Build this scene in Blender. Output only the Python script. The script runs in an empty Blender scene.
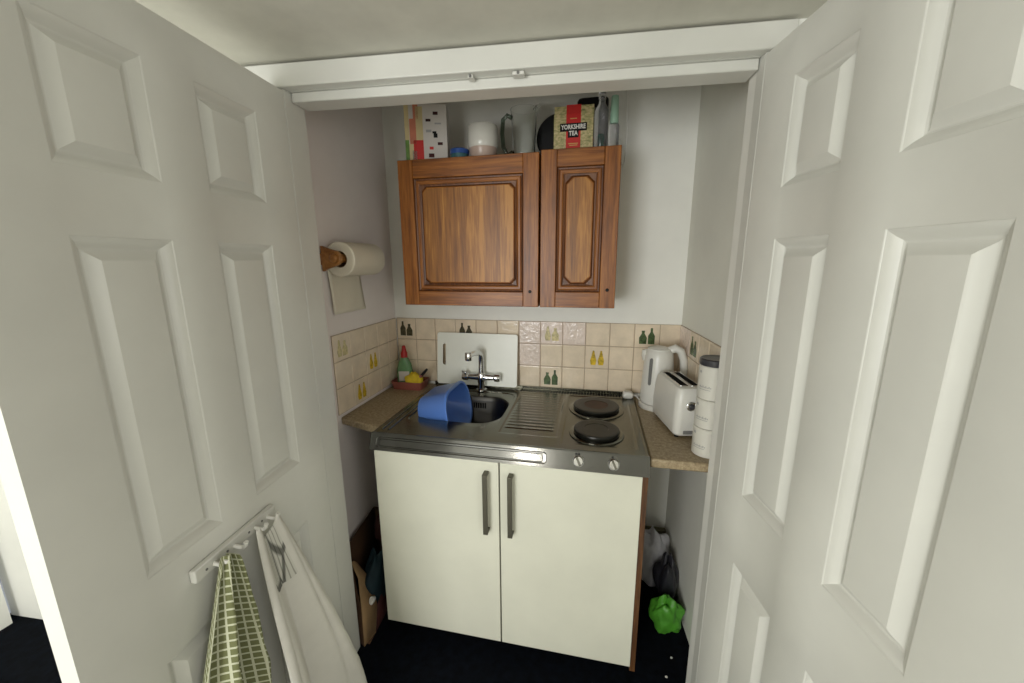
import bpy, bmesh, math, random
from mathutils import Vector, Matrix
random.seed(7)
SC = bpy.context.scene
COL = SC.collection
PI = math.pi

# ------------------------------------------------------------------ materials
def nodes(name):
    m = bpy.data.materials.new(name); m.use_nodes = True
    nt = m.node_tree; b = nt.nodes['Principled BSDF']
    return m, nt, b
def lin(c):
    return tuple(((v/255)/12.92 if v/255 <= .04045 else ((v/255+.055)/1.055)**2.4) for v in c) + (1,)
def coords(nt, scale=(1, 1, 1), rot=(0, 0, 0), kind='Object'):
    tc = nt.nodes.new('ShaderNodeTexCoord'); mp = nt.nodes.new('ShaderNodeMapping')
    mp.inputs['Scale'].default_value = scale; mp.inputs['Rotation'].default_value = rot
    nt.links.new(tc.outputs[kind], mp.inputs[0]); return mp.outputs[0]
def noise(nt, vec, scale, detail=4, rough=.6):
    n = nt.nodes.new('ShaderNodeTexNoise'); n.inputs['Scale'].default_value = scale
    n.inputs['Detail'].default_value = detail; n.inputs['Roughness'].default_value = rough
    nt.links.new(vec, n.inputs['Vector']); return n.outputs['Fac']
def ramp(nt, fac, stops):
    r = nt.nodes.new('ShaderNodeValToRGB'); e = r.color_ramp.elements
    e[0].position, e[0].color = stops[0]; e[1].position, e[1].color = stops[-1]
    for p, c in stops[1:-1]:
        k = e.new(p); k.color = c
    nt.links.new(fac, r.inputs[0]); return r.outputs[0]
def bump(nt, b, h, strength=.2, dist=.002):
    n = nt.nodes.new('ShaderNodeBump'); n.inputs['Strength'].default_value = strength
    n.inputs['Distance'].default_value = dist
    nt.links.new(h, n.inputs['Height']); nt.links.new(n.outputs[0], b.inputs['Normal'])
def plain(name, c, rough=.5, metal=0, var=.06, vs=8, bs=0, bsc=60, spec=.5, coat=0):
    m, nt, b = nodes(name)
    v = coords(nt); f = noise(nt, v, vs)
    c1 = lin([max(0, x*(1-var)) for x in c]); c2 = lin([min(255, x*(1+var)) for x in c])
    nt.links.new(ramp(nt, f, [(.3, c1), (.7, c2)]), b.inputs['Base Color'])
    b.inputs['Roughness'].default_value = rough; b.inputs['Metallic'].default_value = metal
    b.inputs['Specular IOR Level'].default_value = spec
    b.inputs['Coat Weight'].default_value = coat
    if bs: bump(nt, b, noise(nt, v, bsc), bs)
    return m
def wood(name, dark, mid, light, scale, rough=.35, planks=False):
    m, nt, b = nodes(name)
    v = coords(nt, scale)
    f = noise(nt, v, 1.0, 6, .65); g = noise(nt, v, 4.0, 3, .5)
    mx = nt.nodes.new('ShaderNodeMath'); mx.operation = 'MULTIPLY_ADD'
    nt.links.new(g, mx.inputs[0]); mx.inputs[1].default_value = .45; nt.links.new(f, mx.inputs[2])
    src = mx.outputs[0]
    if planks:
        tc = nt.nodes.new('ShaderNodeTexCoord'); sp = nt.nodes.new('ShaderNodeSeparateXYZ')
        nt.links.new(tc.outputs['Object'], sp.inputs[0])
        q = nt.nodes.new('ShaderNodeMath'); q.operation = 'MULTIPLY'; q.inputs[1].default_value = 15
        nt.links.new(sp.outputs[0], q.inputs[0])
        fl = nt.nodes.new('ShaderNodeMath'); fl.operation = 'FLOOR'; nt.links.new(q.outputs[0], fl.inputs[0])
        wn = nt.nodes.new('ShaderNodeTexWhiteNoise'); wn.noise_dimensions = '1D'; nt.links.new(fl.outputs[0], wn.inputs['W'])
        ad = nt.nodes.new('ShaderNodeMath'); ad.operation = 'MULTIPLY_ADD'; ad.inputs[1].default_value = .28
        nt.links.new(wn.outputs[0], ad.inputs[0]); nt.links.new(src, ad.inputs[2]); src = ad.outputs[0]
    lo, hi = (.5, 1.0) if not planks else (.6, 1.2)
    r = ramp(nt, src, [(lo-.08, lin(dark)), ((lo+hi)/2-.05, lin(mid)), (min(1, hi-.1), lin(light))])
    nt.links.new(r, b.inputs['Base Color'])
    b.inputs['Roughness'].default_value = rough
    bump(nt, b, f, .12, .001)
    return m
def glass(name, c, rough=.03, alpha=1, ior=1.45):
    m, nt, b = nodes(name)
    b.inputs['Base Color'].default_value = lin(c); b.inputs['Transmission Weight'].default_value = alpha
    b.inputs['Roughness'].default_value = rough; b.inputs['IOR'].default_value = ior
    return m

M = {}
M['wall'] = plain('wall_paint', (240, 240, 233), .75, var=.02, vs=3, bs=.12, bsc=40)
M['wallL'] = plain('wall_paint_warm', (240, 232, 227), .75, var=.02, vs=3, bs=.12, bsc=40)
M['wallR'] = plain('wall_paint_alcove', (232, 232, 221), .75, var=.02, vs=3, bs=.12, bsc=40)
M['gloss'] = plain('white_gloss_paint', (214, 214, 207), .36, var=.015, vs=5, bs=.06, bsc=90)
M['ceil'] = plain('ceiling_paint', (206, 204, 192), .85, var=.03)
M['carpet'] = plain('navy_carpet', (9, 12, 18), .95, var=.5, vs=30, bs=.6, bsc=500, spec=.1)
M['hallfloor'] = plain('pale_hall_flooring', (190, 188, 180), .5, var=.06)
M['cream'] = plain('cream_laminate', (219, 219, 203), .33, var=.02, vs=4)
M['chip'] = wood('brown_board', (58, 36, 20), (88, 56, 30), (110, 74, 42), (60, 60, 4), .5)
M['black'] = plain('black_plastic', (9, 9, 10), .5, var=.1, spec=.25)
M['dark'] = plain('dark_void', (6, 6, 6), .9, spec=.1)
WD, WM, WL = (82, 42, 10), (132, 76, 23), (160, 100, 39)
M['oakV'] = wood('oak_upright_grain', WD, WM, WL, (38, 38, 2.4), .4)
M['oakH'] = wood('oak_level_grain', WD, WM, WL, (2.4, 38, 38), .4)
M['oakP'] = wood('oak_plank_panel', (106, 60, 16), (152, 98, 34), (180, 124, 52), (34, 34, 2.0), .42, planks=True)
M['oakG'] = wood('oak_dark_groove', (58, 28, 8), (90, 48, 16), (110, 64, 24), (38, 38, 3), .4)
M['pine'] = wood('holder_wood', (110, 66, 26), (150, 98, 46), (170, 118, 62), (20, 6, 20), .4)
def steel(name, c, rough, sc):
    m, nt, b = nodes(name)
    v = coords(nt, sc); f = noise(nt, v, 1, 5, .7)
    b.inputs['Metallic'].default_value = 1; b.inputs['Base Color'].default_value = lin(c)
    rr_ = nt.nodes.new('ShaderNodeMapRange'); rr_.inputs['To Min'].default_value = rough*.75; rr_.inputs['To Max'].default_value = rough*1.3
    nt.links.new(f, rr_.inputs[0]); nt.links.new(rr_.outputs[0], b.inputs['Roughness'])
    
    return m
M['steel'] = steel('brushed_steel', (118, 117, 106), .2, (6, 160, 160))
M['steelF'] = steel('brushed_steel_front', (108, 108, 106), .15, (90, 4, 4))
M['basin'] = steel('basin_steel', (84, 82, 78), .35, (20, 20, 20))
M['handle'] = steel('handle_steel', (104, 102, 92), .42, (200, 200, 8))
M['chrome'] = plain('chrome', (215, 215, 216), .07, 1, var=.01)
M['iron'] = plain('hotplate_iron', (30, 30, 26), .32, .35, var=.2, vs=40, bs=.1, bsc=120)
M['platebrown'] = plain('hotplate_brown', (62, 36, 26), .5, .2, var=.25, vs=30)  # reddish-brown tone for the centre disc of the larger plate
M['blue'] = plain('blue_plastic', (92, 134, 214), .28, var=.03, vs=3)
M['white'] = plain('white_plastic', (222, 221, 214), .28, var=.01)
M['ceramic'] = plain('white_ceramic', (214, 212, 202), .25, var=.02)
M['pinkish'] = plain('pale_pink_ceramic', (186, 164, 150), .3, var=.03)
M['grey'] = plain('grey_plastic', (120, 120, 118), .4, var=.04)
M['darkgrey'] = plain('dark_grey_lid', (62, 62, 66), .28, var=.04)
M['board'] = plain('white_board', (240, 242, 232), .35, var=.01, vs=12)
M['boardedge'] = plain('worn_slot_edge', (150, 128, 108), .6, var=.1)
M['paper'] = plain('kitchen_paper', (226, 219, 200), .9, var=.015, bs=.4, bsc=220)
M['card'] = plain('brown_card', (130, 100, 68), .8, var=.06, vs=12)
M['carddark'] = plain('brown_paper_bag', (78, 54, 34), .85, var=.08, vs=8, bs=.2, bsc=30)
M['tan'] = plain('tan_paper', (158, 128, 90), .85, var=.05, vs=10, bs=.2, bsc=25)
M['red'] = plain('red_plastic', (170, 24, 24), .4, var=.05)
M['redcard'] = plain('red_card', (196, 34, 28), .5, var=.05)
M['pink'] = plain('pink_plastic', (150, 88, 78), .4, var=.06)
M['yellow'] = plain('yellow_cloth', (214, 186, 40), .8, var=.08, vs=40, bs=.4, bsc=300)
M['yellowglaze'] = plain('yellow_glaze', (196, 166, 44), .2, var=.25, vs=60)
M['greenglaze'] = plain('green_glaze', (66, 86, 52), .2, var=.35, vs=60)
M['oliveglaze'] = plain('olive_glaze', (70, 66, 46), .2, var=.3, vs=60)
M['paleglaze'] = plain('pale_glaze', (196, 184, 136), .2, var=.2, vs=60)
M['grout'] = plain('grout', (176, 158, 138), .9, var=.05)
M['green'] = plain('bright_green_bag', (80, 152, 46), .45, var=.12, vs=14, bs=.5, bsc=30)
M['teal'] = plain('dark_teal_fabric', (18, 44, 52), .8, var=.2)
M['maroon'] = plain('maroon_card', (60, 22, 20), .8, var=.2)
M['cartongreen'] = plain('leaf_green_card', (96, 132, 58), .5, var=.15, vs=40)
M['cartoncream'] = plain('cream_card', (206, 188, 140), .5, var=.08)
M['cartonpink'] = plain('salmon_card', (196, 120, 92), .5, var=.08)
M['cartonwhite'] = plain('white_card', (206, 200, 192), .5, var=.02)
M['tubblue'] = plain('blue_lid', (44, 82, 150), .35, var=.05)
M['tubside'] = plain('blue_green_tub', (52, 92, 96), .4, var=.35, vs=45)
M['mint'] = plain('mint_plastic', (150, 186, 164), .4, var=.03)
M['bottlegreen'] = plain('bottle_green', (14, 66, 50), .3, var=.1)
M['glass'] = glass('clear_glass', (250, 252, 250))
M['smoke'] = glass('thick_glass_handle', (120, 136, 120), .05)
M['clearplastic'] = glass('clear_plastic', (248, 248, 252), .12, .95, 1.25)
M['soap'] = glass('green_tinted_soap', (150, 200, 150), .1, .6, 1.3)
M['bagplastic'] = plain('grey_white_bag', (186, 186, 190), .35, var=.1, vs=12, bs=.6, bsc=40)
M['bagdark'] = plain('dark_grey_bag', (44, 44, 50), .4, var=.2, vs=12, bs=.6, bsc=40)
M['olive'] = plain('olive_board', (112, 108, 82), .7, var=.05)
M['print'] = plain('grey_print', (160, 160, 158), .6, var=.05)
M['whiteink'] = plain('white_ink', (226, 224, 216), .5, var=.01)
M['gold'] = plain('pale_gold_ink', (200, 160, 90), .5, var=.05)

def laminate():
    m, nt, b = nodes('mottled_worktop')
    v = coords(nt); f = noise(nt, v, 90, 5, .75)
    nt.links.new(ramp(nt, f, [(.3, lin((122, 106, 80))), (.5, lin((158, 140, 110))), (.72, lin((190, 174, 144)))]), b.inputs['Base Color'])
    b.inputs['Roughness'].default_value = .45
    return m
M['worktop'] = laminate()
def tilemat(name, c, wav):
    m, nt, b = nodes(name)
    v = coords(nt); f = noise(nt, v, 14)
    nt.links.new(ramp(nt, f, [(.3, lin([x*.95 for x in c])), (.7, lin([min(255, x*1.04) for x in c]))]), b.inputs['Base Color'])
    b.inputs['Roughness'].default_value = .14
    bump(nt, b, noise(nt, v, 42, 3, .55), wav, .004)
    return m
M['tile'] = tilemat('beige_glazed_tile', (230, 214, 190), .3)
M['tileP'] = tilemat('mottled_glazed_tile', (232, 216, 204), 1.0)
def towelmat():
    m, nt, b = nodes('green_checked_weave')
    tc = nt.nodes.new('ShaderNodeTexCoord'); sp = nt.nodes.new('ShaderNodeSeparateXYZ')
    nt.links.new(tc.outputs['UV'], sp.inputs[0])
    def lines(out, n, w):
        a = nt.nodes.new('ShaderNodeMath'); a.operation = 'MULTIPLY'; a.inputs[1].default_value = n; nt.links.new(out, a.inputs[0])
        fr = nt.nodes.new('ShaderNodeMath'); fr.operation = 'FRACT'; nt.links.new(a.outputs[0], fr.inputs[0])
        l = nt.nodes.new('ShaderNodeMath'); l.operation = 'LESS_THAN'; l.inputs[1].default_value = w; nt.links.new(fr.outputs[0], l.inputs[0])
        return l.outputs[0]
    a, c = lines(sp.outputs[0], 20, .22), lines(sp.outputs[1], 36, .24)
    mx = nt.nodes.new('ShaderNodeMath'); mx.operation = 'MAXIMUM'; nt.links.new(a, mx.inputs[0]); nt.links.new(c, mx.inputs[1])
    mix = nt.nodes.new('ShaderNodeMix'); mix.data_type = 'RGBA'
    mix.inputs[6].default_value = lin((116, 119, 84)); mix.inputs[7].default_value = lin((196, 198, 172))
    nt.links.new(mx.outputs[0], mix.inputs[0]); nt.links.new(mix.outputs[2], b.inputs['Base Color'])
    b.inputs['Roughness'].default_value = .95; b.inputs['Specular IOR Level'].default_value = .1
    bump(nt, b, noise(nt, coords(nt), 300), .4)
    return m
M['towelgreen'] = towelmat()
M['linen'] = plain('white_linen', (214, 212, 204), .9, var=.02, vs=10, bs=.3, bsc=300, spec=.1)
def patternmat():
    m, nt, b = nodes('grey_leaf_print')
    tc = nt.nodes.new('ShaderNodeTexCoord')
    w = nt.nodes.new('ShaderNodeTexVoronoi'); w.feature = 'DISTANCE_TO_EDGE'; w.inputs['Scale'].default_value = 4.5
    nt.links.new(tc.outputs['UV'], w.inputs['Vector'])
    wv = nt.nodes.new('ShaderNodeTexWave'); wv.inputs['Scale'].default_value = 6; wv.inputs['Distortion'].default_value = 3
    nt.links.new(tc.outputs['UV'], wv.inputs['Vector'])
    r1 = ramp(nt, w.outputs[0], [(.03, lin((112, 112, 106))), (.07, lin((206, 205, 196)))])
    r2 = ramp(nt, wv.outputs['Fac'], [(.1, lin((168, 168, 160))), (.2, lin((255, 255, 255)))])
    mix = nt.nodes.new('ShaderNodeMix'); mix.data_type = 'RGBA'; mix.blend_type = 'MULTIPLY'; mix.inputs[0].default_value = .7
    nt.links.new(r1, mix.inputs[6]); nt.links.new(r2, mix.inputs[7]); nt.links.new(mix.outputs[2], b.inputs['Base Color'])
    b.inputs['Roughness'].default_value = .9
    return m
M['leafprint'] = patternmat()
def meadow():
    m, nt, b = nodes('meadow_print')
    v = coords(nt, (1, 1, 2)); f = noise(nt, v, 60, 4, .7)
    nt.links.new(ramp(nt, f, [(.3, lin((98, 112, 66))), (.47, lin((168, 160, 108))), (.6, lin((208, 190, 146))), (.75, lin((126, 134, 88)))]), b.inputs['Base Color'])
    b.inputs['Roughness'].default_value = .45
    return m
M['meadow'] = meadow()

# ------------------------------------------------------------------ mesh builder
class MB:
    def __init__(s): s.v = []; s.f = []; s.mi = []; s.mats = []; s.uv = None; s.cur = 0
    def m(s, mat):
        if mat not in s.mats: s.mats.append(mat)
        s.cur = s.mats.index(mat); return s
    def add(s, vs, fs):
        o = len(s.v); s.v += [tuple(p) for p in vs]
        for f in fs: s.f.append(tuple(o+i for i in f)); s.mi.append(s.cur)
        return s
    def box(s, x0, x1, y0, y1, z0, z1):
        return s.add([(x0,y0,z0),(x1,y0,z0),(x1,y1,z0),(x0,y1,z0),(x0,y0,z1),(x1,y0,z1),(x1,y1,z1),(x0,y1,z1)],
                     [(0,3,2,1),(4,5,6,7),(0,1,5,4),(1,2,6,5),(2,3,7,6),(3,0,4,7)])
    def loops(s, L, cap0=False, cap1=False, closed=True):
        n = len(L[0]); o = len(s.v)
        for l in L: s.v += [tuple(p) for p in l]
        for a in range(len(L)-1):
            for i in range(n if closed else n-1):
                j = (i+1) % n
                s.f.append((o+a*n+i, o+a*n+j, o+(a+1)*n+j, o+(a+1)*n+i)); s.mi.append(s.cur)
        if cap0: s.f.append(tuple(o+i for i in range(n))[::-1]); s.mi.append(s.cur)
        if cap1: s.f.append(tuple(o+(len(L)-1)*n+i for i in range(n))); s.mi.append(s.cur)
        return s
    def lathe(s, prof, c=(0,0,0), n=32, axis='z', sx=1, sy=1, cap0=True, cap1=True):
        L = []
        for r, h in prof:
            l = []
            for i in range(n):
                a = 2*PI*i/n; u, w = r*math.cos(a)*sx, r*math.sin(a)*sy
                if axis == 'z': p = (u, w, h)
                elif axis == 'y': p = (u, h, -w)
                else: p = (h, u, w)
                l.append((c[0]+p[0], c[1]+p[1], c[2]+p[2]))
            L.append(l)
        return s.loops(L, cap0, cap1)
    def tube(s, pts, r, n=10, caps=True):
        pts = [Vector(p) for p in pts]; L = []
        rs = r if isinstance(r, (list, tuple)) else [r]*len(pts)
        t = (pts[1]-pts[0]).normalized(); u = t.orthogonal().normalized()
        for i, p in enumerate(pts):
            a = pts[max(0, i-1)]; b = pts[min(len(pts)-1, i+1)]; t = (b-a).normalized()
            u = (u - t*u.dot(t)).normalized(); w = t.cross(u)
            L.append([p + (u*math.cos(2*PI*k/n) + w*math.sin(2*PI*k/n))*rs[i] for k in range(n)])
        return s.loops(L, caps, caps)
    def prism(s, pts, y0, y1):            # outline in x,z extruded along y
        return s.loops([[(x, y0, z) for x, z in pts], [(x, y1, z) for x, z in pts]], True, True)
    def slab(s, pts, z0, z1):             # outline in x,y extruded along z
        return s.loops([[(x, y, z0) for x, y in pts], [(x, y, z1) for x, y in pts]], True, True)
    def build(s, name, parent=None, mat=None, bevel=0, smooth=True, angle=35, solid=0, sub=0, base=True, xf=None):
        me = bpy.data.meshes.new(name)
        vs = [Vector(p) for p in s.v]
        if xf: vs = [Vector(xf(p)) for p in vs]
        loc = Vector((0, 0, 0))
        if parent is None and base:
            xs = [p.x for p in vs]; ys = [p.y for p in vs]; zs = [p.z for p in vs]
            loc = Vector(((min(xs)+max(xs))/2, (min(ys)+max(ys))/2, min(zs))); vs = [p-loc for p in vs]
        me.from_pydata([tuple(p) for p in vs], [], s.f)
        mats = s.mats or [mat or M['white']]
        for k in mats: me.materials.append(k)
        if s.mats:
            for p, k in zip(me.polygons, s.mi): p.material_index = k
        if s.uv:
            ul = me.uv_layers.new(name='UVMap')
            for l in me.loops: ul.data[l.index].uv = s.uv[l.vertex_index]
        bm = bmesh.new(); bm.from_mesh(me); bmesh.ops.recalc_face_normals(bm, faces=bm.faces); bm.to_mesh(me); bm.free()
        o = bpy.data.objects.new(name, me); COL.objects.link(o); o.location = loc
        if parent: o.parent = parent
        if solid:
            md = o.modifiers.new('thick', 'SOLIDIFY'); md.thickness = solid; md.offset = 0
        if bevel:
            md = o.modifiers.new('soft', 'BEVEL'); md.width = bevel; md.segments = 2; md.limit_method = 'ANGLE'; md.angle_limit = math.radians(40)
        if sub:
            md = o.modifiers.new('sub', 'SUBSURF'); md.levels = sub; md.render_levels = sub
        if smooth:
            me.polygons.foreach_set('use_smooth', [True]*len(me.polygons))
            try: me.set_sharp_from_angle(angle=math.radians(angle))
            except Exception: pass
        return o
def rr(x0, x1, y0, y1, r, k=6):
    """rounded rectangle, 4*(k+1) points, counter-clockwise"""
    r = min(r, (x1-x0)/2-1e-5, (y1-y0)/2-1e-5); P = []
    for cx, cy, a0 in ((x1-r, y1-r, 0), (x0+r, y1-r, 90), (x0+r, y0+r, 180), (x1-r, y0+r, 270)):
        for i in range(k+1):
            a = math.radians(a0 + 90*i/k); P.append((cx+r*math.cos(a), cy+r*math.sin(a)))
    return P
def cc(x0, x1, y0, y1, c):
    """rectangle with cut corners, 8 points"""
    return [(x1, y1-c), (x1-c, y1), (x0+c, y1), (x0, y1-c), (x0, y0+c), (x0+c, y0), (x1-c, y0), (x1, y0+c)]
def thing(name, label, cat, loc=(0,0,0), rz=0, group=None):
    o = bpy.data.objects.new(name, None); COL.objects.link(o); o.empty_display_size = .05
    o.location = loc; o.rotation_euler = (0, 0, rz); return tag(o, label, cat, group)
def tag(o, label, cat, group=None, kind=None):
    o['label'] = label; o['category'] = cat
    if group: o['group'] = group
    if kind: o['kind'] = kind
    return o
def struct(o, label=None, cat=None):
    o['kind'] = 'structure'
    if label: o['label'] = label
    if cat: o['category'] = cat
    return o
def text_into(mb, txt, size, cx, cz, y, ext=.0006, spacing=1.0, bold=0, xs=1.0):
    cu = bpy.data.curves.new('t', 'FONT'); cu.body = txt; cu.size = size; cu.align_x = 'CENTER'; cu.align_y = 'CENTER'
    cu.extrude = ext; cu.space_character = spacing; cu.offset = bold; cu.resolution_u = 3
    o = bpy.data.objects.new('t', cu); COL.objects.link(o)
    dg = bpy.context.evaluated_depsgraph_get(); me = bpy.data.meshes.new_from_object(o.evaluated_get(dg))
    mb.add([(cx+v.co.x*xs, y-v.co.z, cz+v.co.y) for v in me.vertices], [tuple(p.vertices) for p in me.polygons])
    bpy.data.objects.remove(o); bpy.data.curves.remove(cu); bpy.data.meshes.remove(me)

# ------------------------------------------------------------------ room shell
XL, YB = -.216, .631
def xr(y): return 1.195 + (.631-y)*.08          # the right alcove wall runs slightly out of square
JL, JR = (-.066, -.18), (1.174, -.105)           # hinge points of the two doors
ZH = 2.0                                         # underside of the frame head
ux, uy = JR[0]-JL[0], JR[1]-JL[1]; UL = math.hypot(ux, uy); ux /= UL; uy /= UL
def fr(p):                                       # door-frame coordinates: along, depth, height
    return (JL[0]+ux*p[0]-uy*p[1], JL[1]+uy*p[0]+ux*p[1], p[2])
struct(MB().m(M['carpet']).box(-1.7, 2.4, -.62, .75, -.05, 0).build('floor', base=False))
struct(MB().m(M['hallfloor']).box(-1.7, 2.4, -3.2, -.62, -.05, 0).build('floor_hall', base=False))  # separate pale floor piece, put in to bounce light onto ceiling and doors
ZC0 = ZH+.068
struct(MB().m(M['ceil']).slab([(-1.7, -3.2), (2.4, -3.2), fr((UL+1.3, .006, 0))[:2], fr((-1.66, .006, 0))[:2]], ZC0, ZC0+.05).build('ceiling', base=False))
struct(MB().m(M['ceil']).box(-.35, 1.4, -.15, .75, 2.42, 2.47).build('ceiling_cupboard', base=False))
struct(MB().m(M['wall']).box(-.35, 1.35, YB, YB+.08, 0, 2.42).build('wall_back', base=False))
struct(MB().m(M['wallL']).box(XL-.08, XL, -.06, YB, 0, 2.42).build('wall_left', base=False))
struct(MB().m(M['wallR']).slab([(xr(-.02), -.02), (xr(-.02)+.06, -.02), (xr(YB)+.1, YB), (xr(YB), YB)], 0, 2.42).build('wall_right', base=False))
# wall around the cupboard opening
def wallpiece(a0, a1, z0, z1): return MB().m(M['wall']).box(a0, a1, .004, .085, z0, z1)
w = MB().m(M['wall']); w.box(-1.62, -.004, .006, .09, 0, 2.42); w.box(UL+.004, UL+1.22, .006, .09, 0, 2.42); w.box(-.004, UL+.004, .006, .09, ZH+.07, 2.42)
struct(w.build('wall_front', xf=fr, base=False))
# hallway behind the camera with its window, plus an added fill window
struct(MB().m(M['wall']).box(-1.7, -1.62, -3.2, -.3, 0, 2.42).build('wall_hall_left', base=False))
w = MB().m(M['wall']); w.box(2.32, 2.4, -3.2, -2.75, 0, 2.42); w.box(2.32, 2.4, -1.75, -.06, 0, 2.42); w.box(2.32, 2.4, -2.75, -1.75, 0, .9); w.box(2.32, 2.4, -2.75, -1.75, 1.8, 2.42)
struct(w.build('wall_hall_right', base=False))
w = MB().m(M['gloss'])
for b in ((-2.75, -1.75, .9, .95), (-2.75, -1.75, 1.75, 1.8), (-2.75, -2.70, .95, 1.75), (-1.80, -1.75, .95, 1.75)):
    w.box(2.33, 2.39, b[0], b[1], b[2], b[3])
struct(w.build('fill_window', base=False))  # unseen side window, added so fill light reaches the left alcove wall
WX0, WX1, WZ0, WZ1 = -.85, .35, .75, 1.82
w = MB().m(M['wall']); w.box(-1.7, WX0, -3.28, -3.2, 0, 2.42); w.box(WX1, 2.4, -3.28, -3.2, 0, 2.42); w.box(WX0, WX1, -3.28, -3.2, 0, WZ0); w.box(WX0, WX1, -3.28, -3.2, WZ1, 2.42)
struct(w.build('wall_hall_back', base=False))
w = MB().m(M['gloss'])
for b in ((WX0, WX1, WZ0, WZ0+.05), (WX0, WX1, WZ1-.05, WZ1), (WX0, WX0+.05, WZ0+.05, WZ1-.05), (WX1-.05, WX1, WZ0+.05, WZ1-.05), ((WX0+WX1)/2-.025, (WX0+WX1)/2+.025, WZ0+.05, WZ1-.05)):
    w.box(b[0], b[1], -3.27, -3.21, b[2], b[3])
struct(w.build('window_1', base=False))
# frame head with stop bead, jambs
h = MB().m(M['gloss'])
h.box(-.45, UL+.06, -.012, .02, ZH+.004, ZH+.062)                      # face board
h.box(-.004, UL+.004, .02, .1, ZH+.004, ZH+.068)
h.box(0, UL, .028, .1, ZH-.022, ZH+.004)                                # stop bead
struct(h.build('trim_1', bevel=.003, xf=fr, base=False), 'white painted frame head over the cupboard opening', 'door frame')
j = MB().m(M['gloss']); j.box(-.032, -.002, .0, .088, 0, ZH+.004)
struct(j.build('trim_2', bevel=.003, xf=fr, base=False), 'white painted left jamb of the cupboard opening', 'door frame')
j = MB().m(M['gloss']); j.box(UL+.002, UL+.032, .0, .045, 0, ZH+.004)
struct(j.build('trim_3', bevel=.003, xf=fr, base=False), 'white painted right jamb of the cupboard opening', 'door frame')
struct(MB().m(M['olive']).box(1.02, xr(.6), .60, YB, 0, .2).build('trim_4', bevel=.004, base=False), 'boxed-in ledge at the foot of the back wall', 'boxing')
# catches on the frame head
for a, wd, lab in ((.515, .014, 'small white latch plate on the frame head, the smaller left one of two'), (.64, .030, 'wider scuffed latch plate on the frame head, right one of two')):
    t = thing('latch_plate', lab, 'latch', fr((a+.02, .01, ZH-.006)), math.atan2(uy, ux))
    MB().m(M['gloss']).box(-wd/2, wd/2, -.0135, .01, .000, .0085).build('plate', t, bevel=.0015)
    MB().m(M['grey']).lathe([(.0035, 0), (.0035, -.003), (.002, -.005)], (0, -.0135, .004), 12, 'y').build('ball_catch', t)

# ------------------------------------------------------------------ panelled doors
def make_door(name, hinge, ang, side, width):
    """side +1: the seen face looks towards +x"""
    t = math.radians(ang); d = (math.sin(t), math.cos(t)); n = (d[1]*side, -d[0]*side)
    def P(p): s_, z_, o_ = p; return (hinge[0]-d[0]*s_+n[0]*o_, hinge[1]-d[1]*s_+n[1]*o_, z_)
    cols = [(.122, .297), (.402, .575)] if side > 0 else [(.124, .292), (.406, .574)]
    rows = [(.25, .735), (.932, 1.575), (1.683, 1.905)]
    mb = MB().m(M['gloss'])
    xs = sorted([.006, width]+[v for c in cols for v in c]); zs = sorted([.012, ZH-.004]+[v for r in rows for v in r])
    for i in range(len(xs)-1):
        for k in range(len(zs)-1):
            if any(abs(xs[i]-c[0]) < 1e-6 for c in cols) and any(abs(zs[k]-r[0]) < 1e-6 for r in rows): continue
            mb.add([(xs[i], zs[k], 0), (xs[i+1], zs[k], 0), (xs[i+1], zs[k+1], 0), (xs[i], zs[k+1], 0)], [(0, 1, 2, 3)])
    prof = [(0, 0), (.002, -.003), (.006, -.0045), (.012, -.009), (.018, -.0155), (.021, -.017), (.023, -.017), (.026, -.0158), (.037, -.006), (.041, -.0035), (.045, -.003)]
    for c in cols:
        for r in rows:
            mb.loops([[(c[0]+o, r[0]+o, dz), (c[1]-o, r[0]+o, dz), (c[1]-o, r[1]-o, dz), (c[0]+o, r[1]-o, dz)] for o, dz in prof], False, True)
    x0, x1, z0, z1, b = .006, width, .012, ZH-.004, -.036
    mb.add([(x0,z0,0),(x1,z0,0),(x1,z1,0),(x0,z1,0),(x0,z0,b),(x1,z0,b),(x1,z1,b),(x0,z1,b)], [(4,7,6,5),(0,1,5,4),(1,2,6,5),(2,3,7,6),(3,0,4,7)])
    o = mb.build(name, xf=P, base=False, angle=20)
    bm = bmesh.new(); bm.from_mesh(o.data); bmesh.ops.remove_doubles(bm, verts=bm.verts, dist=1e-5); bmesh.ops.recalc_face_normals(bm, faces=bm.faces); bm.to_mesh(o.data); bm.free()
    return struct(o), P, math.atan2(n[1], n[0])
d1, PL, nL = make_door('door_1', JL, -5, 1, .70)
d1['label'] = 'white six-panel cupboard door on the left, hung with towels'; d1['category'] = 'door'
d2, PR_, nR = make_door('door_2', JR, -9, -1, .71)
d2['label'] = 'white six-panel cupboard door on the right, nothing on it'; d2['category'] = 'door'

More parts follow.
